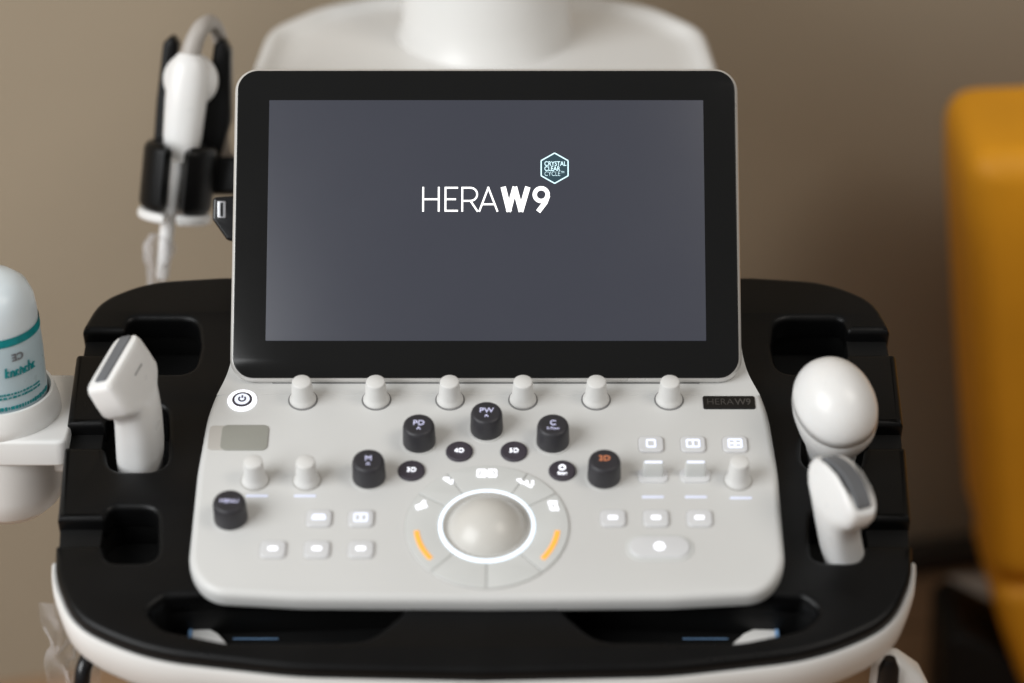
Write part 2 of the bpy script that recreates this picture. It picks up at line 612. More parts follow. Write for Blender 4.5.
t4 = text_mesh('TM', 0.0020, 0.0010, 0.00145, 'LEFT', 0.8); t4.transform(T(scr(560.5, 0).x, scr(0, 172.7).y, 0))
link('emblem_lettering', join([t1, t2, t3, t4]), M_hex, ts, FS)

# ------------------------------------------------------------------ knobs
def fl(px, py, z=0.0):
    x, y = pan(px, py)
    return FP @ T(x, y, z)

k_white = lathe([(0.0090, 0.0), (0.0093, 0.0006), (0.0092, 0.0018), (0.0082, 0.0034), (0.0077, 0.0060), (0.0068, 0.0172),
                 (0.0066, 0.0181), (0.0060, 0.0186), (0.0, 0.0186)], 40, 60, cap=False)
k_gap = lathe([(0.0104, 0.0), (0.0104, 0.0003), (0.0, 0.0003)], 40, 30)
wk = None
for (x, y) in [(303, 400), (376.5, 400), (450, 400), (523, 400), (596, 400), (669, 400)]:
    o = link('encoder_knob', k_white, M_knobw, ROOT, fl(x, y), group=None)
    link('knob_gap', k_gap, M_hinge, o, fl(x, y))
k_small = lathe([(0.0088, 0.0), (0.0091, 0.0006), (0.0090, 0.0016), (0.0078, 0.0034), (0.0074, 0.0060), (0.0065, 0.0178),
                 (0.0063, 0.0186), (0.0057, 0.0190), (0.0, 0.0190)], 40, 60, cap=False)
for (x, y) in [(255, 480.5), (307, 480.5), (738, 480.5)]:
    o = link('encoder_knob', k_small, M_knobw, ROOT, fl(x, y))
    link('knob_gap', lathe([(0.0099, 0.0), (0.0099, 0.0003), (0.0, 0.0003)], 40, 30), M_well, o, fl(x, y))

k_dark = lathe([(0.0105, 0.0), (0.0112, 0.0005), (0.01125, 0.0035), (0.0109, 0.0145), (0.0104, 0.0164), (0.0094, 0.0173),
                (0.0080, 0.0174), (0.0, 0.0168)], 48, 60, cap=False)
k_col = lathe([(0.0125, 0.0), (0.0125, 0.0007), (0.0, 0.0008)], 48, 30)
dark = [((231, 518.5), 'MENU', M_ledv), ((369.2, 477.5), 'M', M_ledv), ((419.3, 442), 'PD', M_ledv), ((486.7, 429.5), 'PW', M_ledv),
        ((552.8, 442), 'C', M_ledv), ((604, 477.5), '2D', M_ledr)]
for (p, s, lm) in dark:
    o = link('mode_knob', k_dark, M_knobd, ROOT, fl(*p), 'dark charcoal knob marked %s' % s)
    link('collar', k_col, M_btn, o, fl(*p))
    if s == 'MENU':
        tm = text_mesh(s, 0.0046, 0.0169, 0.0174, sx=1.0, bold=0.0)
    else:
        tm = text_mesh(s, 0.0062, 0.0169, 0.0174, sx=1.05, bold=0.0)
        tm.transform(T(0, 0.0016, 0))
        if s == 'C':
            t5 = text_mesh('S-Flow', 0.0032, 0.0169, 0.0174); t5.transform(T(0, -0.0036, 0)); tm = join([tm, t5])
        elif s != '2D':
            t5 = strokes([[(-0.0012, -0.0044), (0, -0.0026), (0.0012, -0.0044)]], 0.0006, 0.0169, 0.0174); tm = join([tm, t5])
    link('legend', tm, lm, o, fl(*p))

# flat round dark buttons
b_dark = lathe([(0.0092, 0.0), (0.0092, 0.0010), (0.0087, 0.0017), (0.0070, 0.0016), (0.0, 0.0012)], 40, 60, cap=False)
for (p, s) in [((411.5, 471.5), '3D'), ((459.4, 452.3), '4D'), ((514, 452.3), '5D'), ((562.3, 471.5), 'Scan')]:
    o = link('round_button', b_dark, M_btnd, ROOT, fl(*p), 'flat round dark button marked %s' % s)
    if s == 'Scan':
        tm = text_mesh('Scan', 0.0036, 0.0014, 0.0021); tm.transform(T(0, -0.0032, 0))
        ring = strokes([[(0.0020 * math.cos(2 * PI * k / 16), 0.0022 + 0.0020 * math.sin(2 * PI * k / 16)) for k in range(17)]], 0.0010, 0.0014, 0.0021)
        tm = join([tm, ring])
    else:
        tm = text_mesh(s, 0.0054, 0.0014, 0.0021, bold=0.0)
    link('legend', tm, M_ledw, o, fl(*p))

# ------------------------------------------------------------------ power key, reader, badge
pw = fl(242.3, 400.8)
o = link('power_button', lathe([(0.0103, 0), (0.0103, 0.0008), (0.0096, 0.0012), (0.0, 0.0012)], 48, 40, cap=False), M_ledw, ROOT, pw, 'round power button with a glowing white ring')
link('button_face', lathe([(0.0070, 0.001), (0.0070, 0.0016), (0.0066, 0.0018), (0.0, 0.0018)], 40, 40, cap=False), M_btnd, o, pw)
link('button_centre', lathe([(0.0053, 0.001), (0.0053, 0.0019), (0.0, 0.0020)], 40, 40, cap=False), M_leds, o, pw)
arc = [(0.0023 * math.sin(a), 0.0023 * math.cos(a)) for a in [R(40 + 280 * k / 16) for k in range(17)]]
link('power_symbol', strokes([arc, [(0, 0.0008), (0, 0.0034)]], 0.0011, 0.0019, 0.0023), M_btnd, o, pw)

rp = [pan(*p) for p in ((209.5, 427), (267.5, 425.5), (267.5, 450.5), (208, 449.5))]
cx_, cy_ = sum(p[0] for p in rp) / 4, sum(p[1] for p in rp) / 4
o = link('reader_window', slab(rrect(0.0405, 0.0232, 0.003, 5), -0.001, 0.0004, 0.0002), M_reader2, ROOT, FP @ T(cx_, cy_, 0), 'flat grey reader window')
link('reader_pad', slab(rrect(0.0322, 0.0240, 0.0042, 6, 0.0045, 0), -0.001, 0.0008, 0.0003), M_reader, o, FP @ T(cx_, cy_, 0))

bx, by = pan(729, 403)
o = link('model_badge', slab(rrect(0.0362, 0.0125, 0.0016, 5), -0.001, 0.0009, 0.0004), M_badge, ROOT, FP @ T(bx, by, 0), 'small black model badge')
ta = text_mesh('HERA', 0.0085, 0.0007, 0.0011, 'LEFT', 0.90, -0.00012); ta.transform(T(-0.0158, 0, 0))
tb = text_mesh('W9', 0.0085, 0.0007, 0.0011, 'LEFT', 0.86, 0.0001); tb.transform(T(0.0040, 0, 0))
link('badge_lettering', join([ta, tb]), M_badget, o, FP @ T(bx, by, 0))

# ------------------------------------------------------------------ square push buttons
b_sq = slab(rrect(0.0168, 0.0148, 0.0036, 6), -0.0005, 0.0016, 0.0009)
sq_gap = slab(rrect(0.0186, 0.0166, 0.0044, 6), -0.0005, 0.0002, 0.0001)
def rect_st(x0, y0, x1, y1):
    return [[(x0, y0), (x1, y0)], [(x1, y0), (x1, y1)], [(x1, y1), (x0, y1)], [(x0, y1), (x0, y0)]]
ic_dash = slab(rrect(0.0064, 0.0032, 0.0010, 4), 0.0014, 0.0020, 0.0001)
ic_one = strokes(rect_st(-0.0028, -0.0032, 0.0028, 0.0032), 0.0014, 0.0014, 0.0020)
ic_two = strokes(rect_st(-0.0042, -0.0032, 0.0042, 0.0032) + [[(0, -0.0032), (0, 0.0032)]], 0.0014, 0.0014, 0.0020)
ic_four = strokes(rect_st(-0.0044, -0.0036, 0.0044, 0.0036) + [[(0, -0.0036), (0, 0.0036)], [(-0.0044, 0), (0.0044, 0)]], 0.0014, 0.0014, 0.0020)
ic_top = strokes([[(-0.0036, 0.0022), (0.0036, 0.0022)], [(-0.0044, -0.0014), (0.0044, -0.0014)], [(-0.0036, 0.0022), (-0.0044, -0.0014)], [(0.0036, 0.0022), (0.0044, -0.0014)], ([(-0.0038, 0.0004), (0.0038, 0.0004)], 0.0030)], 0.0012, 0.0014, 0.0020)
btns = [((319, 519), ic_top), ((361, 519), ic_two), ((273, 550), ic_dash), ((317, 550), ic_dash), ((361, 550), ic_dash),
        ((651, 445), ic_one), ((693, 445), ic_two), ((735, 445), ic_four),
        ((613, 519), ic_dash), ((656, 519), ic_dash), ((699.5, 519), ic_dash)]
for p, ic in btns:
    o = link('push_button', b_sq, M_btnl, ROOT, fl(*p))
    link('button_surround', sq_gap, M_gap, o, fl(*p))
    link('legend', ic, M_leds if ic is not ic_dash else M_ledw, o, fl(*p))

# paddle switches
pd_base = slab(rrect(0.0200, 0.0128, 0.004, 6), -0.0005, 0.0012, 0.0006)
def paddle():
    rings = []
    for (z, w, d, off) in ((0.0, 0.0072, 0.0022, 0), (0.006, 0.0070, 0.0020, 0.0004), (0.0118, 0.0069, 0.0017, 0.001), (0.0126, 0.0064, 0.0011, 0.001)):
        rings.append(superring((0, off, z), (1, 0, 0), (0, 1, 0), w, d, 6, 36))
    return loft(rings, 40)
pdm = paddle()
tipm = slab(rrect(0.0120, 0.0020, 0.0006, 3, 0, 0.001), 0.0122, 0.0130, 0.0002)
for (x, y) in ((653, 476), (695, 476)):
    o = link('paddle_switch', pd_base, M_btnl, ROOT, fl(x, y))
    link('paddle', pdm, M_seg, o, fl(x, y))
    link('paddle_tip', tipm, M_leds, o, fl(x, y))

# faint legends printed on the panel
lg = slab(rrect(0.0150, 0.0022, 0.0009, 3), -0.0002, 0.0003, 0.0001)
for (x, y) in ((257, 496), (305, 496), (653, 497), (696, 497), (741, 498)):
    link('panel_legend', lg, M_ledl, ROOT, fl(x, y))

# wide capsule key
o = link('capsule_button', slab(rrect(0.0400, 0.0180, 0.0088, 10), -0.0005, 0.0018, 0.0010), M_btnl, ROOT, fl(659.5, 548), 'wide capsule shaped button')
link('button_surround', slab(rrect(0.0450, 0.0232, 0.0114, 10), -0.0005, 0.0006, 0.0003), M_seg, o, fl(659.5, 548))
fk = []
for k in range(6):
    a = PI * k / 6
    fk.append(([(-0.0036 * math.cos(a), -0.0036 * math.sin(a)), (0.0036 * math.cos(a), 0.0036 * math.sin(a))], 0.0016))
link('legend', strokes(fk, 0.0016, 0.0016, 0.0021), M_ledw, o, fl(659.5, 548))

# ------------------------------------------------------------------ trackball
TB = fl(487, 526.5)
def sector(r0, r1, a0, a1, z0, z1, bev, gap=0.0007):
    n = max(6, int((a1 - a0) / 4))
    g0, g1 = math.degrees(gap / r0), math.degrees(gap / r1)
    out = [(r1 * math.cos(R(a0 + g1 + (a1 - a0 - 2 * g1) * k / n)), r1 * math.sin(R(a0 + g1 + (a1 - a0 - 2 * g1) * k / n))) for k in range(n + 1)]
    inn = [(r0 * math.cos(R(a0 + g0 + (a1 - a0 - 2 * g0) * k / n)), r0 * math.sin(R(a0 + g0 + (a1 - a0 - 2 * g0) * k / n))) for k in range(n + 1)]
    return slab(out + inn[::-1], z0, z1, bev)
tbo = link('trackball', lathe([(0.0, -0.010)] + [(0.0288 * math.sin(R(a)), -0.0125 + 0.0288 * math.cos(R(a))) for a in range(80, -1, -5)], 64, 60, cap=False), M_ball, ROOT, TB, 'pale trackball in a glowing ring')
link('ball_groove', lathe([(0.0300, 0.0010), (0.0268, -0.0004), (0.0268, 0.0003), (0.0298, 0.0014)], 64, 60, cap=False), M_well, tbo, TB)
link('glow_ring', slab(circle(0.0322, 72), -0.0004, 0.0018, 0.0008, [circle(0.0296, 72)]), M_ledb, tbo, TB)
link('ring_base', slab(circle(0.0548, 96), -0.0004, 0.0003, 0.0001, [circle(0.0290, 72)]), M_well, tbo, TB)
for (a0, a1) in ((-48, 32), (32, 60), (60, 120), (120, 148), (148, 228), (228, 270), (270, 312)):
    link('ring_key', sector(0.0325, 0.0543, a0, a1, -0.0003, 0.0012, 0.0005, 0.00028), M_seg, tbo, TB)
for (a0, a1) in ((186, 219), (-39, -6)):
    link('orange_light', sector(0.0452, 0.0486, a0, a1, 0.0008, 0.0016, 0.0001, 0.0), M_ledo, tbo, TB)
def tbl(px, py):
    p = pan(px, py); c = pan(487, 526.5)
    return Vector((p[0] - c[0], p[1] - c[1]))
ics = []
c = tbl(487, 474.5)
for s in (-1, 1):
    ics += [[(c.x + s * 0.0010, c.y - 0.003), (c.x + s * 0.0010, c.y + 0.003)], [(c.x + s * 0.0010, c.y + 0.003), (c.x + s * 0.0062, c.y + 0.003)],
            [(c.x + s * 0.0062, c.y + 0.003), (c.x + s * 0.0062, c.y - 0.003)], [(c.x + s * 0.0062, c.y - 0.003), (c.x + s * 0.0010, c.y - 0.003)]]
ics += [[(c.x - 0.0042, c.y), (c.x + 0.0042, c.y)]]
c = tbl(526, 483)
ics += [([(c.x - 0.006, c.y + 0.002), (c.x + 0.004, c.y - 0.005)], 0.0014), ([(c.x - 0.004, c.y + 0.0025), (c.x - 0.003, c.y - 0.0015)], 0.0016),
        ([(c.x + 0.0005, c.y + 0.001), (c.x + 0.001, c.y - 0.003)], 0.0016), ([(c.x + 0.0045, c.y + 0.001), (c.x + 0.0046, c.y - 0.003)], 0.0016)]
c = tbl(553, 507)
ics += [([(c.x - 0.0026, c.y + 0.004), (c.x - 0.0008, c.y - 0.004)], 0.0018), ([(c.x + 0.0012, c.y + 0.004), (c.x + 0.003, c.y - 0.004)], 0.0018),
        ([(c.x - 0.002, c.y + 0.0035), (c.x + 0.003, c.y + 0.0035)], 0.0014), ([(c.x - 0.001, c.y - 0.0035), (c.x + 0.004, c.y - 0.0035)], 0.0014)]
c = tbl(448, 482)
ics += [([(c.x - 0.003, c.y + 0.0025), (c.x + 0.003, c.y - 0.0025)], 0.0020), ([(c.x - 0.003, c.y + 0.002), (c.x + 0.001, c.y + 0.0024)], 0.0014), ([(c.x + 0.003, c.y + 0.001), (c.x + 0.003, c.y - 0.0025)], 0.0012)]
c = tbl(422, 507)
ics += [([(c.x - 0.0038, c.y - 0.002), (c.x + 0.003, c.y + 0.001)], 0.0042), ([(c.x, c.y + 0.001), (c.x + 0.0018, c.y + 0.0045)], 0.0022)]
link('legend', strokes(ics, 0.0012, 0.0008, 0.0016), M_ledw, tbo, TB)

# ------------------------------------------------------------------ black tray round the panel
# left half, from the rear centre round the outside to the front centre (photo spots on the tray's plane)
tl = [((487, 275), 0), ((225, 275.5), 0.1), ((150, 280), 0.10), ((102, 299), 0.06), ((86, 326), 0.02),
      ((85, 331), 0.002),
      # slot and rear pocket
      ((128, 331), 0.004), ((133, 318), 0.012), ((200, 318), 0.014), ((203, 345), 0.02), ((197, 372), 0.014), ((135, 372), 0.014), ((128, 353), 0.004),
      ((79, 353), 0.003),
      # outer block, slot and middle pocket
      ((69.5, 424), 0.002),
      ((108, 424), 0.004), ((116, 404), 0.012), ((170, 404), 0.014), ((172, 470), 0.016), ((112, 470), 0.016), ((108, 446), 0.004),
      ((67, 446), 0.002),
      ((60, 519), 0.002),
      ((108, 519), 0.003), ((114, 507), 0.010), ((160, 507), 0.012), ((161, 561), 0.012), ((110, 561), 0.012), ((106, 544), 0.004),
      ((58.5, 544), 0.002),
      ((58, 572), 0.06), ((76, 618), 0.12), ((150, 651), 0.2), ((300, 668), 0.3), ((487, 672), 0)]
lp = [tra(*p) for p, r in tl]
lp[0] = (0, lp[0][1]); lp[-1] = (0, lp[-1][1])
lr = [r for p, r in tl]
tray_out = lp + [(-x, y) for x, y in reversed(lp[1:-1])]
tray_r = lr + list(reversed(lr[1:-1]))
tray_pts = rounded(tray_out, tray_r, 7)
op = [((168, 596), 0.008), ((420, 588), 0.01), ((405, 612), 0.03), ((372, 640), 0.03), ((230, 641), 0.06), ((166, 628), 0.02), ((148, 610), 0.012)]
hole = [tra(*p) for p, r in op]
holeL = rounded(hole, [r for p, r in op], 8)
holeR = [(-x, y) for x, y in reversed(holeL)]
FPT = FP @ T(-0.0022, 0, 0)
link('tray', slab(tray_pts, -0.034, TRAY_Z, 0.0048, [holeL, holeR], res=4), M_black, ROOT, FPT, 'black plastic tray around the control panel')
# plain outer outline without the pockets
ol = [((487, 276.5), 0), ((225, 277), 0.1), ((150, 282), 0.10), ((103, 301), 0.06), ((87, 328), 0.03), ((70, 424), 0.2), ((60.5, 519), 0.2),
      ((58, 572), 0.06), ((76, 618), 0.12), ((150, 651), 0.2), ((300, 668), 0.3), ((487, 672), 0)]
q = [tra(*p) for p, r in ol]
q[0] = (0, q[0][1]); q[-1] = (0, q[-1][1])
qo = rounded(q + [(-x, y) for x, y in reversed(q[1:-1])], [r for p, r in ol] + list(reversed([r for p, r in ol][1:-1])), 8)
QO = resample(qo, 220)
pocket_px = (((133, 318), (203, 372)), ((112, 404), (172, 470)), ((110, 507), (161, 561)))
wells = []
for s in (1, -1):
    for box_ in pocket_px:
        a = tra(*box_[0]); b = tra(*box_[1])
        wells.append(rrect(abs(b[0] - a[0]) + 0.005, abs(b[1] - a[1]) + 0.005, 0.012, 6, s * (a[0] + b[0]) / 2, (a[1] + b[1]) / 2))
inner = offset_poly(QO, -0.0004)
link('tray_floor', slab(inner, -0.052, -0.023, 0.001, wells + [holeL, holeR]), M_black2, ROOT, FPT)
link('tray_base', shell(QO, [(-0.006, -0.0525), (-0.008, -0.060), (-0.02, -0.064)], n=220), M_black2, ROOT, FPT)
# cups below the pockets
for s in (1, -1):
    for box_ in (((133, 318), (203, 372)), ((112, 404), (172, 470)), ((110, 507), (161, 561))):
        a = tra(*box_[0]); b = tra(*box_[1])
        w, h = abs(b[0] - a[0]) + 0.004, abs(b[1] - a[1]) + 0.004
        cxx, cyy = s * (a[0] + b[0]) / 2, (a[1] + b[1]) / 2
        link('holder_cup', shell(rrect(w, h, 0.012, 6), [(0.002, -0.0645), (0.002, -0.10), (-0.006, -0.125), (-0.016, -0.13)], n=60), M_black, ROOT, FPT @ T(cxx, cyy, 0))

# white bumper shell below the tray
yc = tra(60, 548)[1]
prof = [(-0.004, -0.0345), (0.0003, -0.0215), (0.0022, -0.0208), (0.0036, -0.0230), (0.0042, -0.034), (0.0030, -0.048), (-0.003, -0.060), (-0.012, -0.070), (-0.03, -0.076), (-0.03, -0.072), (-0.014, -0.066), (-0.007, -0.056)]
idx = [i for i, (x, y) in enumerate(QO) if y < yc]
k0 = next(i for i in idx if (i - 1) % len(QO) not in idx)
idx = [(k0 + j) % len(QO) for j in range(len(idx))]
offs = [offset_poly(QO, d) for d, z in prof]
rows = [[(offs[j][i][0], offs[j][i][1], prof[j][1]) for j in range(len(prof))] for i in idx]
link('bumper', loft(rows, 50), M_white, ROOT, FPT, 'white curved bumper under the black tray')
# inside of the grip openings: white ledge ends with thin blue lines
for s, (x0, x1) in ((1, (192, 232)), (-1, (192, 240))):
    a = pan(x0, 643, -0.048); b = pan(x1, 643, -0.048)
    ww = b[0] - a[0]
    me = slab(rounded([(0, 0), (ww, -0.002), (ww * 0.7, 0.008), (0.0, 0.020)], 0.001, 3), -0.0515, -0.0475, 0.0008)
    if s < 0:
        me.transform(Matrix.Diagonal((-1, 1, 1, 1)))
    lo = link('grip_ledge', me, M_white, ROOT, FPT @ T(s * a[0], a[1], 0))
    link('blue_strip', slab(rrect(0.0026, 0.019, 0.0008, 3, 0, 0.011), -0.0514, -0.0464, 0.0005), M_blue, lo, FPT @ T(s * (a[0] + 0.0005), a[1], 0))
    link('blue_line', slab(rrect(0.030, 0.0007, 0.0003, 3, s * 0.0225, 0.006), -0.0514, -0.0506, 0.0003), M_blue, lo, FPT @ T(s * (a[0] + ww * 0.8), a[1], 0))

# ------------------------------------------------------------------ rear platform, column, pedestal
ZP = 0.80
pr = []
def hor(px, py, z):
    return at_plane(px, py, Vector((0, 0, z)), Vector((0, 0, 1)))
rl = hor(253, 66, ZP); r2 = hor(268, 28, ZP); r3 = hor(320, 6, ZP); r4 = hor(380, -6, ZP)
pl = [(CX, r4.y + 0.004), (r4.x, r4.y), (r3.x, r3.y), (r2.x, r2.y), (rl.x, rl.y), (rl.x + 0.005, rl.y - 0.10), (rl.x + 0.05, rl.y - 0.17), (CX, rl.y - 0.17)]
full = pl + [(2 * CX - x, y) for x, y in reversed(pl[1:-1])]
yb = rl.y - 0.03
full = [(x - CX, y - yb) for x, y in full]
fr = rounded(full, [0, 0.1, 0.08, 0.06, 0.05, 0.08, 0.05, 0, 0.05, 0.08, 0.05, 0.06, 0.08, 0.1], 6)
FB = T(CX - 0.0055, yb, 0) @ Matrix.Diagonal((0.97, 1, 1, 1))
link('rear_platform', shell(fr, [(-0.045, 0.10), (-0.04, ZP - 0.30), (-0.03, ZP - 0.13), (-0.008, ZP - 0.06), (-0.001, ZP - 0.02), (0, ZP - 0.004), (-0.002, ZP - 0.001), (-0.005, ZP), (-0.010, ZP - 0.001), (-0.014, ZP - 0.005), (-0.018, ZP - 0.007), (-0.03, ZP - 0.0075)], 60, n=140), M_white, ROOT, FB,
     'white rounded platform behind the touch screen')
pc = hor(485, 58, ZP)
link('monitor_column', lathe([(0.0755, ZP - 0.008), (0.0750, ZP - 0.006), (0.0715, ZP - 0.002), (0.0705, ZP + 0.02), (0.0695, ZP + 0.10), (0.068, ZP + 0.16), (0.0, ZP + 0.17)], 64, 60, cap=False), M_white, ROOT, T(CX - 0.0058, pc.y + 0.071, 0),
     'thick white column rising from the rear platform')
link('pedestal', box(0.30, 0.40, 0.56, 0.03, 4, (0, 0, 0.40)), M_white, ROOT, T(CX, 1.66, 0))
link('base', box(0.42, 0.62, 0.08, 0.03, 4, (0, 0, 0.12)), M_white, ROOT, T(CX, 1.60, 0))
for sx in (-1, 1):
    for sy in (-1, 1):
        w = lathe([(0.02, -0.016), (0.042, -0.016), (0.045, -0.012), (0.045, 0.012), (0.042, 0.016), (0.02, 0.016)], 32, 40)
        w.transform(Matrix.Rotation(PI / 2, 4, 'Y'))
        link('caster', w, M_rubber, ROOT, T(CX + sx * 0.18, 1.60 + sy * 0.27, 0.045))
link('console_support', box(0.26, 0.30, 0.09, 0.02, 3), M_black2, ROOT, frame(O_p + Vector((0, -0.04, -0.115)), RIGHT, v_p, n_p))

# ------------------------------------------------------------------ probes
def probe_frame(px, py, d, img_axis, img_side):
    """frame from a spot, a long axis and a side axis; axes given as (right, up, toward) seen from the front"""
    def w(a):
        return (RIGHT * a[0] + UP * a[1] - FWD * a[2]).normalized()
    z = w(img_axis)
    x = w(img_side); x = (x - z * x.dot(z)).normalized()
    y = z.cross(x)
    return frame(at_depth(px, py, d), x, y, z)

def bend_of(F, lean=0.0):
    # sideways slope that lets a handle drop straight into its pocket
    h = F.to_3x3().inverted() @ (-n_p + RIGHT * lean)
    return h.x / -h.z, h.y / -h.z

def bent(secs, F, z0, k=0.9, lean=0.0):
    bx_, by_ = bend_of(F, lean)
    out = []
    for c in secs:
        d_ = max(0.0, z0 - c[0])
        d_ = d_ * d_ / (d_ + 0.012)
        out.append(tuple(c[:4]) + (bx_ * d_ * k, by_ * d_ * k))
    return out

def depth_of(px, py, h=0.0):
    return (at_plane(px, py, O_p + n_p * h, n_p) - CAM).dot(FWD)

# flat linear probe, left pocket: z = 0 at the lens end of the head
d1 = depth_of(137, 455, TRAY_Z) - 0.030
LPF = probe_frame(112, 362, d1 - 0.012, (-0.35, 0.65, 0.45), (0.08, 0.88, -0.45)) @ Matrix.Scale(0.94, 4)
lin = thing('linear_probe', 'white flat probe with a straight grey lens standing in the left pocket', 'ultrasound probe', LPF @ T(0, 0, -0.13))
link('housing', body(bent([(-0.135, 0.0155, 0.0155, 2.4), (-0.115, 0.0180, 0.0175, 2.5), (-0.080, 0.0190, 0.0185, 2.6), (-0.058, 0.0192, 0.0176, 2.7), (-0.044, 0.0195, 0.0160, 2.9), (-0.0365, 0.0205, 0.0150, 3.2), (-0.0335, 0.0235, 0.0145, 3.6), (-0.0305, 0.0272, 0.0144, 4),
                      (-0.026, 0.0294, 0.0142, 5), (-0.016, 0.0300, 0.0136, 5), (-0.004, 0.0300, 0.0118, 6), (-0.0005, 0.0292, 0.0105, 6), (0.0, 0.0285, 0.0100, 6)], LPF, -0.030, 0.9, -0.12), 50, 56), M_probe, lin, LPF)
link('lens', slab(rrect(0.0500, 0.0098, 0.002, 5, 0.003, 0), -0.0005, 0.0014, 0.0008), M_lens, lin, LPF)
pm = strokes([[(-0.006 + 0.0022 * k, 0), (-0.006 + 0.0022 * k + 0.0012, 0)] for k in range(6)], 0.0022, 0, 0.0004)
link('print', pm, M_print, lin, LPF @ T(0.004, -0.0130, -0.014) @ Matrix.Rotation(R(96), 4, 'X'))
link('cable', tube([(0, 0, 0.0), (0, 0, -0.06), (0.01, 0.02, -0.12), (0.02, 0.10, -0.2)], 0.0045), M_cable, lin, FP @ T(*[(FP.inverted() @ LPF @ Vector((bend_of(LPF, -0.12)[0] * 0.083, bend_of(LPF, -0.12)[1] * 0.083, -0.133)))[i] for i in range(3)]))

# curved probe, lower right pocket
d2 = depth_of(842, 535, TRAY_Z) - 0.030
CPF = probe_frame(850, 474, d2 - 0.020, (0.26, 0.72, 0.60), (0.42, -0.66, 0.62)) @ Matrix.Diagonal((0.88, 0.84, 0.92, 1))
cur = thing('convex_probe', 'white probe with a curved grey lens standing in the lower right pocket', 'ultrasound probe', CPF @ T(0, 0, -0.13))
def arcz(x, r=0.045):
    return math.sqrt(max(0, r * r - x * x)) - r
bendc = bend_of(CPF, 0.30)
def curved_body(sections, e_top, rad):
    rings = []
    for (z, a, b, e, bend) in sections:
        ring = []
        d_ = max(0.0, -0.026 - z); d_ = d_ * d_ / (d_ + 0.012)
        for (x, y, zz) in superring((bendc[0] * d_ * 0.9, bendc[1] * d_ * 0.9, z), (1, 0, 0), (0, 1, 0), a, b, e, 56):
            ring.append((x, y, zz + bend * arcz(x, rad)))
        rings.append(ring)
    return loft(rings, 50)
link('housing', curved_body([(-0.130, 0.0115, 0.0115, 2.4, 0), (-0.105, 0.0170, 0.0165, 2.4, 0), (-0.075, 0.0185, 0.0178, 2.5, 0), (-0.052, 0.0190, 0.0170, 2.6, 0), (-0.036, 0.0220, 0.0160, 2.8, 0.2), (-0.026, 0.0270, 0.0158, 3.2, 0.5),
                             (-0.016, 0.0310, 0.0152, 4, 0.8), (-0.006, 0.0322, 0.0146, 5, 1), (-0.001, 0.0316, 0.0132, 5, 1), (0.0, 0.0308, 0.0122, 5, 1)], 1, 0.048), M_probe, cur, CPF)
def lens_mesh(wx, wy, rad):
    bm = bmesh.new()
    N = 24
    lo, hi = [], []
    for i in range(N + 1):
        x = -wx + 2 * wx * i / N
        z = arcz(x, rad)
        lo.append([bm.verts.new((x, s * wy, z - 0.010)) for s in (-1, 1)])
        hi.append([bm.verts.new((x, s * wy, z + 0.0012)) for s in (-1, 1)])
    for i in range(N):
        bm.faces.new((hi[i][0], hi[i + 1][0], hi[i + 1][1], hi[i][1]))
        bm.faces.new((lo[i][0], lo[i][1], lo[i + 1][1], lo[i + 1][0]))
        for s in (0, 1):
            bm.faces.new((lo[i][s], lo[i + 1][s], hi[i + 1][s], hi[i][s]))
    for i in (0, N):
        bm.faces.new((lo[i][0], lo[i][1], hi[i][1], hi[i][0]))
    return mesh(bm, 40)
link('lens', lens_mesh(0.0265, 0.0064, 0.048), M_lens, cur, CPF)
link('cable', tube([(0, 0, 0.0), (0, 0, -0.06), (-0.01, 0.02, -0.12), (-0.02, 0.10, -0.2)], 0.0045), M_cable, cur, FP @ T(*[(FP.inverted() @ CPF @ Vector((bendc[0] * 0.083, bendc[1] * 0.083, -0.128)))[i] for i in range(3)]))

# volume probe with a big dome, upper right pocket
d3 = depth_of(835, 430, TRAY_Z) - 0.050
VPF = probe_frame(835, 404, d3, (-0.06, 0.56, 0.82), (0.34, -0.90, 0.20)) @ Matrix.Scale(0.955, 4)
vol = thing('dome_probe', 'white probe with a large egg shaped dome head in the right pocket', 'ultrasound probe', VPF @ T(0, 0, -0.12))
dome = [(-0.004, 0.0355, 0.0283, 2.15)]
for a in range(8, 90, 8):
    dome.append((0.031 * math.sin(R(a)), 0.0355 * math.cos(R(a)), 0.0283 * math.cos(R(a)), 2.1))
link('dome', body(dome, 180, 64), M_probe, vol, VPF)
link('housing', body([(-0.125, 0.0125, 0.0125, 2.3), (-0.09, 0.0170, 0.0165, 2.3), (-0.055, 0.0185, 0.0180, 2.3), (-0.044, 0.0225, 0.0205, 2.3), (-0.030, 0.0285, 0.0245, 2.3), (-0.016, 0.0340, 0.0275, 2.2), (-0.006, 0.0356, 0.02835, 2.15), (-0.0042, 0.0354, 0.0282, 2.15)], 60, 64), M_probe, vol, VPF)
link('seam', body([(-0.0046, 0.03535, 0.02815, 2.15), (-0.0036, 0.03535, 0.02815, 2.15)], 60, 64), M_seg, vol, VPF)
link('cable', tube([(0, 0, -0.12), (0, 0, -0.20), (-0.02, 0.01, -0.27), (-0.08, 0.06, -0.36)], 0.0045), M_cable, vol, VPF)

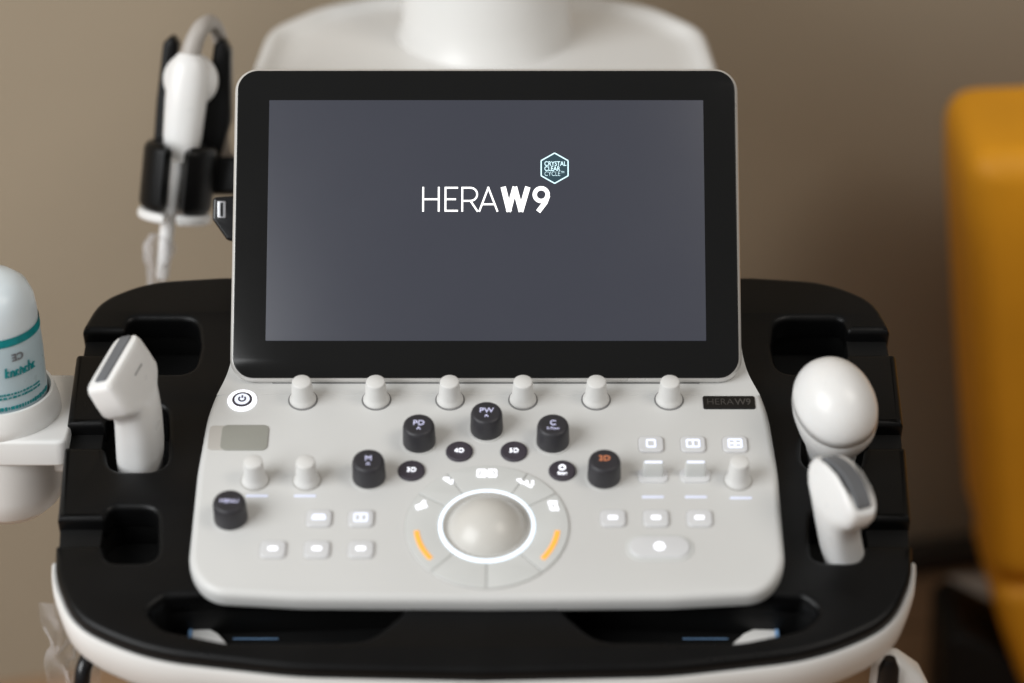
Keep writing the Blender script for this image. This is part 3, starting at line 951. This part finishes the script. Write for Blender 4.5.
# endocavity probe hanging in its side holder, upper left
DE = 1.98
EPF = probe_frame(188, 78, DE, (0.125, 1.0, 0.22), (1, 0, 0))
endo = thing('endocavity_probe', 'slim white probe hanging handle up in the black side holder at upper left', 'ultrasound probe', EPF)
link('housing', body([(-0.158, 0.0030, 0.0030, 2, -0.0035, -0.0150), (-0.156, 0.0047, 0.0047, 2, -0.0035, -0.0150), (-0.140, 0.0051, 0.0051, 2, -0.0035, -0.0150), (-0.106, 0.0059, 0.0059, 2, -0.0035, -0.0150), (-0.090, 0.0074, 0.0074, 2, -0.0035, -0.0150), (-0.076, 0.0092, 0.0090, 2, -0.0035, -0.0150), (-0.069, 0.0093, 0.0090, 2, -0.0035, -0.0150), (-0.0650, 0.0082, 0.008, 2, -0.0035, -0.0150),
                      (-0.0635, 0.0080, 0.008, 2, -0.0035, -0.0150), (-0.0622, 0.0112, 0.0108, 2.1), (-0.059, 0.0130, 0.0122, 2.2), (-0.054, 0.0140, 0.0132, 2.2), (-0.045, 0.0150, 0.0142, 2.2),
                      (-0.020, 0.0160, 0.0150, 2.2), (-0.004, 0.0163, 0.0150, 2.2), (0.006, 0.0155, 0.0140, 2.1), (0.013, 0.0135, 0.0125, 2), (0.018, 0.0095, 0.009, 2), (0.020, 0.0070, 0.007, 2)], 60, 48), M_probe, endo, EPF)
ek = [(-0.0225, 0.002, 0.002, 2)] + [(-0.001 + 0.0215 * math.sin(R(a)), 0.0215 * math.cos(R(a)), 0.0125 * math.cos(R(a)), 2) for a in range(-80, 81, 10)] + [(0.0206, 0.002, 0.002, 2)]
link('end_knob', body(ek, 70, 40), M_probe, endo, EPF @ T(0.0015, 0.007, -0.001))
link('cable', tube([(0, 0, 0.016), (0.002, 0.0, 0.030), (0.007, 0.004, 0.042), (0.013, 0.025, 0.044), (0.020, 0.050, 0.020), (0.022, 0.062, -0.03), (0.03, 0.068, -0.08), (0.10, 0.07, -0.11), (0.2, 0.07, -0.2)], [0.0085, 0.0075, 0.0065, 0.006, 0.005, 0.005, 0.005, 0.005]), M_cable, endo, EPF)
# clear protective sheath bunched on the tip
def crumple(w, h, nx, ny, amp, sc, seed):
    bm = bmesh.new()
    g = []
    for j in range(ny + 1):
        row = []
        for i in range(nx + 1):
            x = w * (i / nx - 0.5); z = -h * j / ny
            p = Vector((x * sc, z * sc * 0.5, seed))
            row.append(bm.verts.new((x + amp * 0.4 * noise.noise(p * 1.7), amp * (noise.noise(p) + 0.6 * noise.noise(p * 2.7)), z)))
        g.append(row)
    for j in range(ny):
        for i in range(nx):
            bm.faces.new((g[j][i], g[j][i + 1], g[j + 1][i + 1], g[j + 1][i]))
    return mesh(bm, 35)
def bag_mesh():
    rings = []
    for j in range(15):
        z = 0.015 - 0.040 * j / 14
        rad_ = 0.0072 + 0.0045 * math.sin(PI * min(1, j / 9)) 
        ring = []
        for k in range(28):
            a = 2 * PI * k / 28
            f = 1 + 0.35 * noise.noise(Vector((math.cos(a) * 2, math.sin(a) * 2, z * 60)))
            ring.append((rad_ * f * math.cos(a) - 0.003, rad_ * f * math.sin(a), z))
        rings.append(ring)
    return loft(rings, 35)
link('tip_sheath', bag_mesh(), M_film, endo, EPF @ T(-0.0055, -0.015, -0.138))

# its holder belongs to the machine
HF = frame(at_depth(178, 178, DE + 0.008), EPF.col[0].to_3d(), EPF.col[1].to_3d(), EPF.col[2].to_3d())
def ehold():
    # cup open toward the front: C-shaped plate raised along the probe
    n = 26
    out = []
    for k in range(n + 1):
        a = R(-71 + 322 * k / n)
        out.append((0.0285 * math.cos(a), 0.0270 * math.sin(a)))
    inn = []
    for k in range(n + 1):
        a = R(-71 + 322 * k / n)
        inn.append((0.0150 * math.cos(a), 0.0165 * math.sin(a)))
    return out, inn
eo, ei = ehold()
cshape = eo + ei[::-1]
cup = slab(cshape, -0.026, 0.028, 0.0070, res=5)
hold = link('probe_holder', cup, M_black, ROOT, HF, 'black side holder with two prongs gripping the slim probe')
link('white_rim', slab([(0.0288 * math.cos(R(-79 + 338 * k / 30)), 0.0273 * math.sin(R(-79 + 338 * k / 30))) for k in range(31)] +
                        [(0.0150 * math.cos(R(259 - 338 * k / 30)), 0.0150 * math.sin(R(259 - 338 * k / 30))) for k in range(31)], -0.0335, -0.0255, 0.003), M_white, hold, HF)
# back trough with two prongs
bo = [(-0.022, -0.085), (0.026, -0.085), (0.036, -0.03), (0.0305, 0.026), (0.024, 0.036), (0.017, 0.030), (0.016, 0.005), (-0.012, 0.005), (-0.010, 0.026), (-0.016, 0.034), (-0.0225, 0.026), (-0.0235, -0.02)]
bk = slab(rounded(bo, 0.006, 5), -0.010, 0.012, 0.004)
BF = frame(at_depth(190, 78, DE + 0.026), EPF.col[0].to_3d(), EPF.col[2].to_3d(), -EPF.col[1].to_3d())
link('holder_back', bk, M_black, hold, BF)
link('holder_arm', box(0.10, 0.022, 0.030, 0.004, 3), M_black, hold, frame(at_depth(250, 176, DE + 0.03), RIGHT, FWD, UP))
# port block beside the screen
PF = frame(at_depth(236, 217, 1.86), RIGHT, UP, -FWD)
pb = link('port_block', slab(rounded([(-0.016, 0.014), (0.016, 0.016), (0.016, -0.022), (-0.006, -0.017), (-0.0165, -0.002)], 0.003, 4), -0.012, 0.008, 0.002), M_gloss, ROOT, PF)
link('port_socket', slab(rrect(0.0062, 0.0125, 0.0008, 3, -0.0095, 0.005), 0.006, 0.0088, 0.0004), M_metal, pb, PF)
link('port_slot', slab(rrect(0.0020, 0.0100, 0.0004, 3, -0.0095, 0.005), 0.007, 0.0091, 0.0002), M_black2, pb, PF)

# ------------------------------------------------------------------ gel cup at the left and the bottle in it
DG = depth_of(66, 445, TRAY_Z)
gp = at_depth(70, 442, DG)
GZ = gp.z
gl_ = hor(-60, 374, GZ); gr_ = hor(74, 374, GZ); gf = hor(66, 442, GZ)
yr, yf = gr_.y, gf.y
xo = gf.x
GF = T(xo, (yr + yf) / 2, GZ)
dpt = yr - yf
bot_c = hor(1, 410, GZ)
bx0 = bot_c.x - xo
gb = link('gel_shelf', slab(rounded([(0, dpt / 2), (-0.13, dpt / 2), (-0.13, -dpt / 2), (0, -dpt / 2)], 0.008, 5), -0.0205, 0.0, 0.0025), M_white, ROOT, GF, 'white side shelf holding the gel bottle')
by0 = bot_c.y - (yr + yf) / 2
link('gel_cup', lathe([(0.030, -0.02), (0.0425, 0.0), (0.0420, 0.006), (0.0395, 0.016), (0.0385, 0.0185), (0.0365, 0.0185), (0.0352, 0.016), (0.0352, 0.002), (0.0, 0.002)], 56, 50, cap=False), M_white, gb, GF @ T(bx0, by0, 0))
link('cup_body', lathe([(0.0, -0.080), (0.028, -0.078), (0.036, -0.070), (0.0395, -0.055), (0.0405, -0.0207)], 56, 60, cap=False), M_white, gb, GF @ T(bx0, by0, 0))
link('support_arm', box(0.03, 0.04, 0.018, 0.004, 3), M_white, gb, GF @ T(-0.005, 0.0, -0.034))
BT = GF @ T(bx0, by0, 0.0025)
bt = thing('gel_bottle', 'translucent pale blue gel bottle with teal print standing in the white cup', 'bottle', BT)
link('bottle_body', lathe([(0.0, 0.0), (0.030, 0.0), (0.0335, 0.003), (0.0340, 0.02), (0.0338, 0.05), (0.0330, 0.068), (0.0326, 0.0695)], 64, 60, cap=False), M_bottle, bt, BT)
link('rounded_end', lathe([(0.0325, 0.0695), (0.0324, 0.078), (0.0312, 0.088), (0.0275, 0.097), (0.020, 0.1035), (0.010, 0.106), (0.0, 0.1065)], 64, 60, cap=False), M_cap, bt, BT)
def band(r0, z0, r1, z1, a0=0, a1=360, n=72):
    bm = bmesh.new()
    lo, hi = [], []
    for k in range(n + 1):
        a = R(a0 + (a1 - a0) * k / n)
        lo.append(bm.verts.new((r0 * math.cos(a), r0 * math.sin(a), z0)))
        hi.append(bm.verts.new((r1 * math.cos(a), r1 * math.sin(a), z1)))
    for k in range(n):
        bm.faces.new((lo[k], lo[k + 1], hi[k + 1], hi[k]))
    return mesh(bm, 60)
link('teal_band', band(0.0336, 0.0655, 0.0332, 0.0715), M_teal, bt, BT)
def wrap_text(me, r, z, ang):
    # bend flat lettering round the bottle
    for v in me.vertices:
        a = ang + v.co.x / r
        rr = r + v.co.z
        v.co = (rr * math.cos(a), rr * math.sin(a), z + v.co.y)
    return me
random.seed(3)
def gibber(w, h, rows, dens, a, z, r=0.0343):
    pol = []
    for j in range(rows):
        x = -w / 2
        while x < w / 2:
            l = random.uniform(0.0008, 0.0026)
            y = -j * h * 1.7
            pol.append(([(x, y), (x + l, y)], h * random.uniform(0.6, 1)))
            x += l + random.uniform(0.0004, 0.0012)
    return wrap_text(strokes(pol, h, 0, 0.0003), r, z, a)
th = R(-50)
ce = text_mesh('CE', 0.0075, 0, 0.0003, bold=0.0002)
ce.transform(Matrix.Rotation(PI, 4, 'Z'))
link('print', wrap_text(ce, 0.0342, 0.0570, th), M_print, bt, BT)
big = []
x = -0.012
for k, hh in enumerate((0.0075, 0.0045, 0.0045, 0.0060, 0.0045, 0.0080, 0.0045)):
    y0_ = -0.0022
    big.append(([(x, y0_), (x + 0.0007, y0_ + hh)], 0.0013))
    if k % 2:
        big.append(([(x + 0.0005, y0_ + 0.0035), (x + 0.0016, y0_ + 0.0045), (x + 0.0026, y0_ + 0.0035), (x + 0.0024, y0_)], 0.0011))
    else:
        big.append(([(x + 0.0026, y0_ + 0.0040), (x + 0.0012, y0_ + 0.0044), (x + 0.0006, y0_ + 0.0016), (x + 0.0024, y0_ + 0.0002)], 0.0011))
    x += 0.0036
link('print', wrap_text(strokes(big, 0.002, 0, 0.0003), 0.0343, 0.0445, th + 0.05), M_teal, bt, BT)
link('print', gibber(0.034, 0.0016, 2, 1, th - 0.05, 0.0290), M_teal, bt, BT)
link('print', gibber(0.075, 0.0034, 1, 1, th - 0.25, 0.0180), M_teal, bt, BT)

# ------------------------------------------------------------------ loose things low at the sides
# clear film hanging off the left side of the bumper
fp_ = at_depth(66, 606, depth_of(62, 590, -0.045))
fo_ = link('plastic_film', crumple(0.034, 0.22, 18, 60, 0.013, 60, 3.1), M_film, None, T(fp_.x, fp_.y, fp_.z + 0.006) @ Matrix.Rotation(R(18), 4, 'Z'))
tag(fo_, 'crumpled clear plastic film hanging from the left of the white bumper', 'plastic film')
# cable hooks
hk = at_depth(92, 668, depth_of(92, 668, -0.075) + 0.01)
link('cable_hook', tube([(0.0, 0.0, 0.012), (-0.004, -0.01, 0.008), (-0.006, -0.014, -0.012), (0.0, -0.010, -0.03), (0.014, 0, -0.036), (0.03, 0.02, -0.03)], 0.0055), M_gloss, ROOT, T(hk.x, hk.y, hk.z))
hk2 = at_depth(889, 668, depth_of(889, 668, -0.075) + 0.01)
ho = link('cable_hook', body([(-0.04, 0.007, 0.006, 2.4), (-0.02, 0.0075, 0.007, 2.4), (0.0, 0.007, 0.006, 2.2), (0.008, 0.004, 0.004, 2)], 60, 28), M_gloss, ROOT, T(hk2.x, hk2.y, hk2.z))
wt = at_depth(898, 672, depth_of(898, 672, -0.075) + 0.03)
link('connector', body([(-0.06, 0.020, 0.014, 4), (-0.005, 0.018, 0.012, 4), (0.012, 0.010, 0.010, 3), (0.016, 0.006, 0.006, 2)], 50, 36), M_white, ROOT, T(wt.x - 0.004, wt.y, wt.z) @ Matrix.Rotation(R(-24), 4, 'Y'))

# ------------------------------------------------------------------ room
YAW = R(12.5)
WF = T(0, 2.262, 0) @ Matrix.Rotation(YAW, 4, 'Z')
bm = bmesh.new()
vs = [bm.verts.new(p) for p in ((-3.0, 0, 0), (3.0, 0, 0), (3.0, 0, 2.7), (-3.0, 0, 2.7), (-3.0, 0.12, 0), (3.0, 0.12, 0), (3.0, 0.12, 2.7), (-3.0, 0.12, 2.7))]
for f in ((0, 1, 2, 3), (5, 4, 7, 6), (4, 0, 3, 7), (1, 5, 6, 2), (3, 2, 6, 7), (4, 5, 1, 0)):
    bm.faces.new([vs[i] for i in f])
wl = link('wall', mesh(bm), M_wall, None, WF)
tag(wl, 'plain beige painted wall behind the ultrasound machine', 'wall')
bm = bmesh.new()
bmesh.ops.create_grid(bm, x_segments=1, y_segments=1, size=4)
flo = link('floor', mesh(bm), M_floor, None, Matrix.Identity(4))
flo['kind'] = 'structure'

# ochre armchair at the right, in front of the wall
YC = 2.10
def vert(px, py, y=YC):
    r = ray(px, py)
    p = CAM + r * (y / r.y)
    return p
def cz(px, py):
    p = vert(px, py)
    return (p.x, p.z)
c0 = vert(945, 100)
AF = T(c0.x + 0.25, YC, 0)
ch = thing('armchair', 'ochre yellow upholstered armchair at the right beside the machine', 'chair', AF)
CHF = frame(Vector((c0.x + 0.25, YC, 0)), RIGHT, Vector((0, 0, 1)), Vector((0, -1, 0)))
def cc(px, py):
    p_ = vert(px, py, YC - 0.07)
    x, z = p_.x, p_.z
    return (x - c0.x - 0.25, z)
up = [cc(968, 158), cc(968, 230), cc(977, 400), cc(990, 588)]
zt = up[0][1]
up_o = [(0.30, zt + 0.02)] + up + [(0.30, up[-1][1] - 0.01)]
link('backrest', slab(rounded(up_o, [0.05, 0.055, 0.3, 0.3, 0.040, 0.04], 8), -0.10, 0.07, 0.030, res=8), M_yellow, ch, CHF)
lo_ = [cc(991, 592), cc(1004, 640), cc(1024, 695)]
lo_o = [(0.30, up[-1][1] - 0.014)] + lo_ + [(lo_[-1][0] + 0.03, 0.03), (0.30, 0.03)]
link('lower_panel', slab(rounded(lo_o, [0.03, 0.03, 0.3, 0.1, 0.03, 0.03], 6), -0.09, 0.066, 0.020, res=7), M_yellow, ch, CHF)
link('foot', box(0.06, 0.10, 0.03, 0.004, 2, (0.10, 0, 0.015)), M_rubber, ch, AF)
link('foot', box(0.06, 0.10, 0.03, 0.004, 2, (0.24, 0, 0.015)), M_rubber, ch, AF)

# low black case and a grey metal box between machine and chair
kb = vert(965, 640, 2.12)
ks = link('black_case', slab(rounded([(-0.030, 0.0), (-0.034, 0.118), (-0.018, 0.128), (0.045, 0.090), (0.075, 0.0)], 0.008, 4), -0.05, 0.05, 0.006), M_black2, None,
          frame(Vector((kb.x, 2.10, 0.002)), RIGHT, Vector((0, 0, 1)), Vector((0, -1, 0))))
tag(ks, 'low black case on the floor left of the ochre armchair', 'case')
kg = vert(973, 604, 2.2)
kx = link('grey_box', box(0.075, 0.05, 0.08, 0.006, 3, (0, 0, 0.04)), M_greyp, None, T(kg.x + 0.012, 2.20, 0))
tag(kx, 'small light grey box on the floor behind the black case', 'box')
# dark trunking along the wall foot on the right
sk = link('wall_foot_strip', box(1.6, 0.03, 0.032, 0.006, 2, (1.05, -0.016, 0.0165)), M_base, None, WF)  # plain dark band, right of the machine only
tag(sk, 'dark trunking along the foot of the beige wall at right', 'strip')

# ------------------------------------------------------------------ light
w = bpy.data.worlds.new('World')
scene.world = w
w.use_nodes = True
bg = w.node_tree.nodes['Background']
wt_ = w.node_tree
tcw = wt_.nodes.new('ShaderNodeTexCoord')
dotn = wt_.nodes.new('ShaderNodeVectorMath'); dotn.operation = 'DOT_PRODUCT'
dotn.inputs[1].default_value = (-0.75, -0.15, 0.64)       # added ambient gradient, brighter at upper left, for fill and glass reflections
rw = wt_.nodes.new('ShaderNodeValToRGB')
mrw = wt_.nodes.new('ShaderNodeMapRange')
mrw.inputs['From Min'].default_value = -1.0
wt_.links.new(tcw.outputs['Generated'], dotn.inputs[0])
wt_.links.new(dotn.outputs['Value'], mrw.inputs['Value'])
wt_.links.new(mrw.outputs['Result'], rw.inputs['Fac'])
rw.color_ramp.interpolation = 'EASE'
rw.color_ramp.elements[0].position = 0.1
rw.color_ramp.elements[0].color = (0.42, 0.36, 0.30, 1)
rw.color_ramp.elements[1].position = 0.95
rw.color_ramp.elements[1].color = (1.75, 1.75, 1.72, 1)
wt_.links.new(rw.outputs['Color'], bg.inputs['Color'])
bg.inputs['Strength'].default_value = 0.20

def lamp(name, loc, target, size, sizey, power, color):
    l = bpy.data.lights.new(name, 'AREA')
    l.shape = 'RECTANGLE'
    l.size = size; l.size_y = sizey
    l.energy = power
    l.color = color
    o = bpy.data.objects.new(name, l)
    COL.objects.link(o)
    o.location = loc
    o.rotation_euler = (Vector(target) - Vector(loc)).to_track_quat('-Z', 'Y').to_euler()
    return o
lamp('window_light', (-1.75, 0.25, 1.95), (0, 1.65, 0.72), 1.7, 1.5, 62, (0.97, 0.99, 1.0))
lamp('fill_light', (1.4, 0.7, 2.6), (0.2, 1.6, 0.7), 0.9, 0.9, 16, (1.0, 0.93, 0.84))  # added weak warm fill from the upper right, no known fixture

scene.view_settings.view_transform = 'Standard'
scene.view_settings.look = 'None'
scene.view_settings.exposure = 0.0
scene.view_settings.gamma = 1.0
scene.render.engine = 'CYCLES'
scene.cycles.use_denoising = True
scene.cycles.max_bounces = 8
scene.cycles.transparent_max_bounces = 12
scene.cycles.sample_clamp_indirect = 6
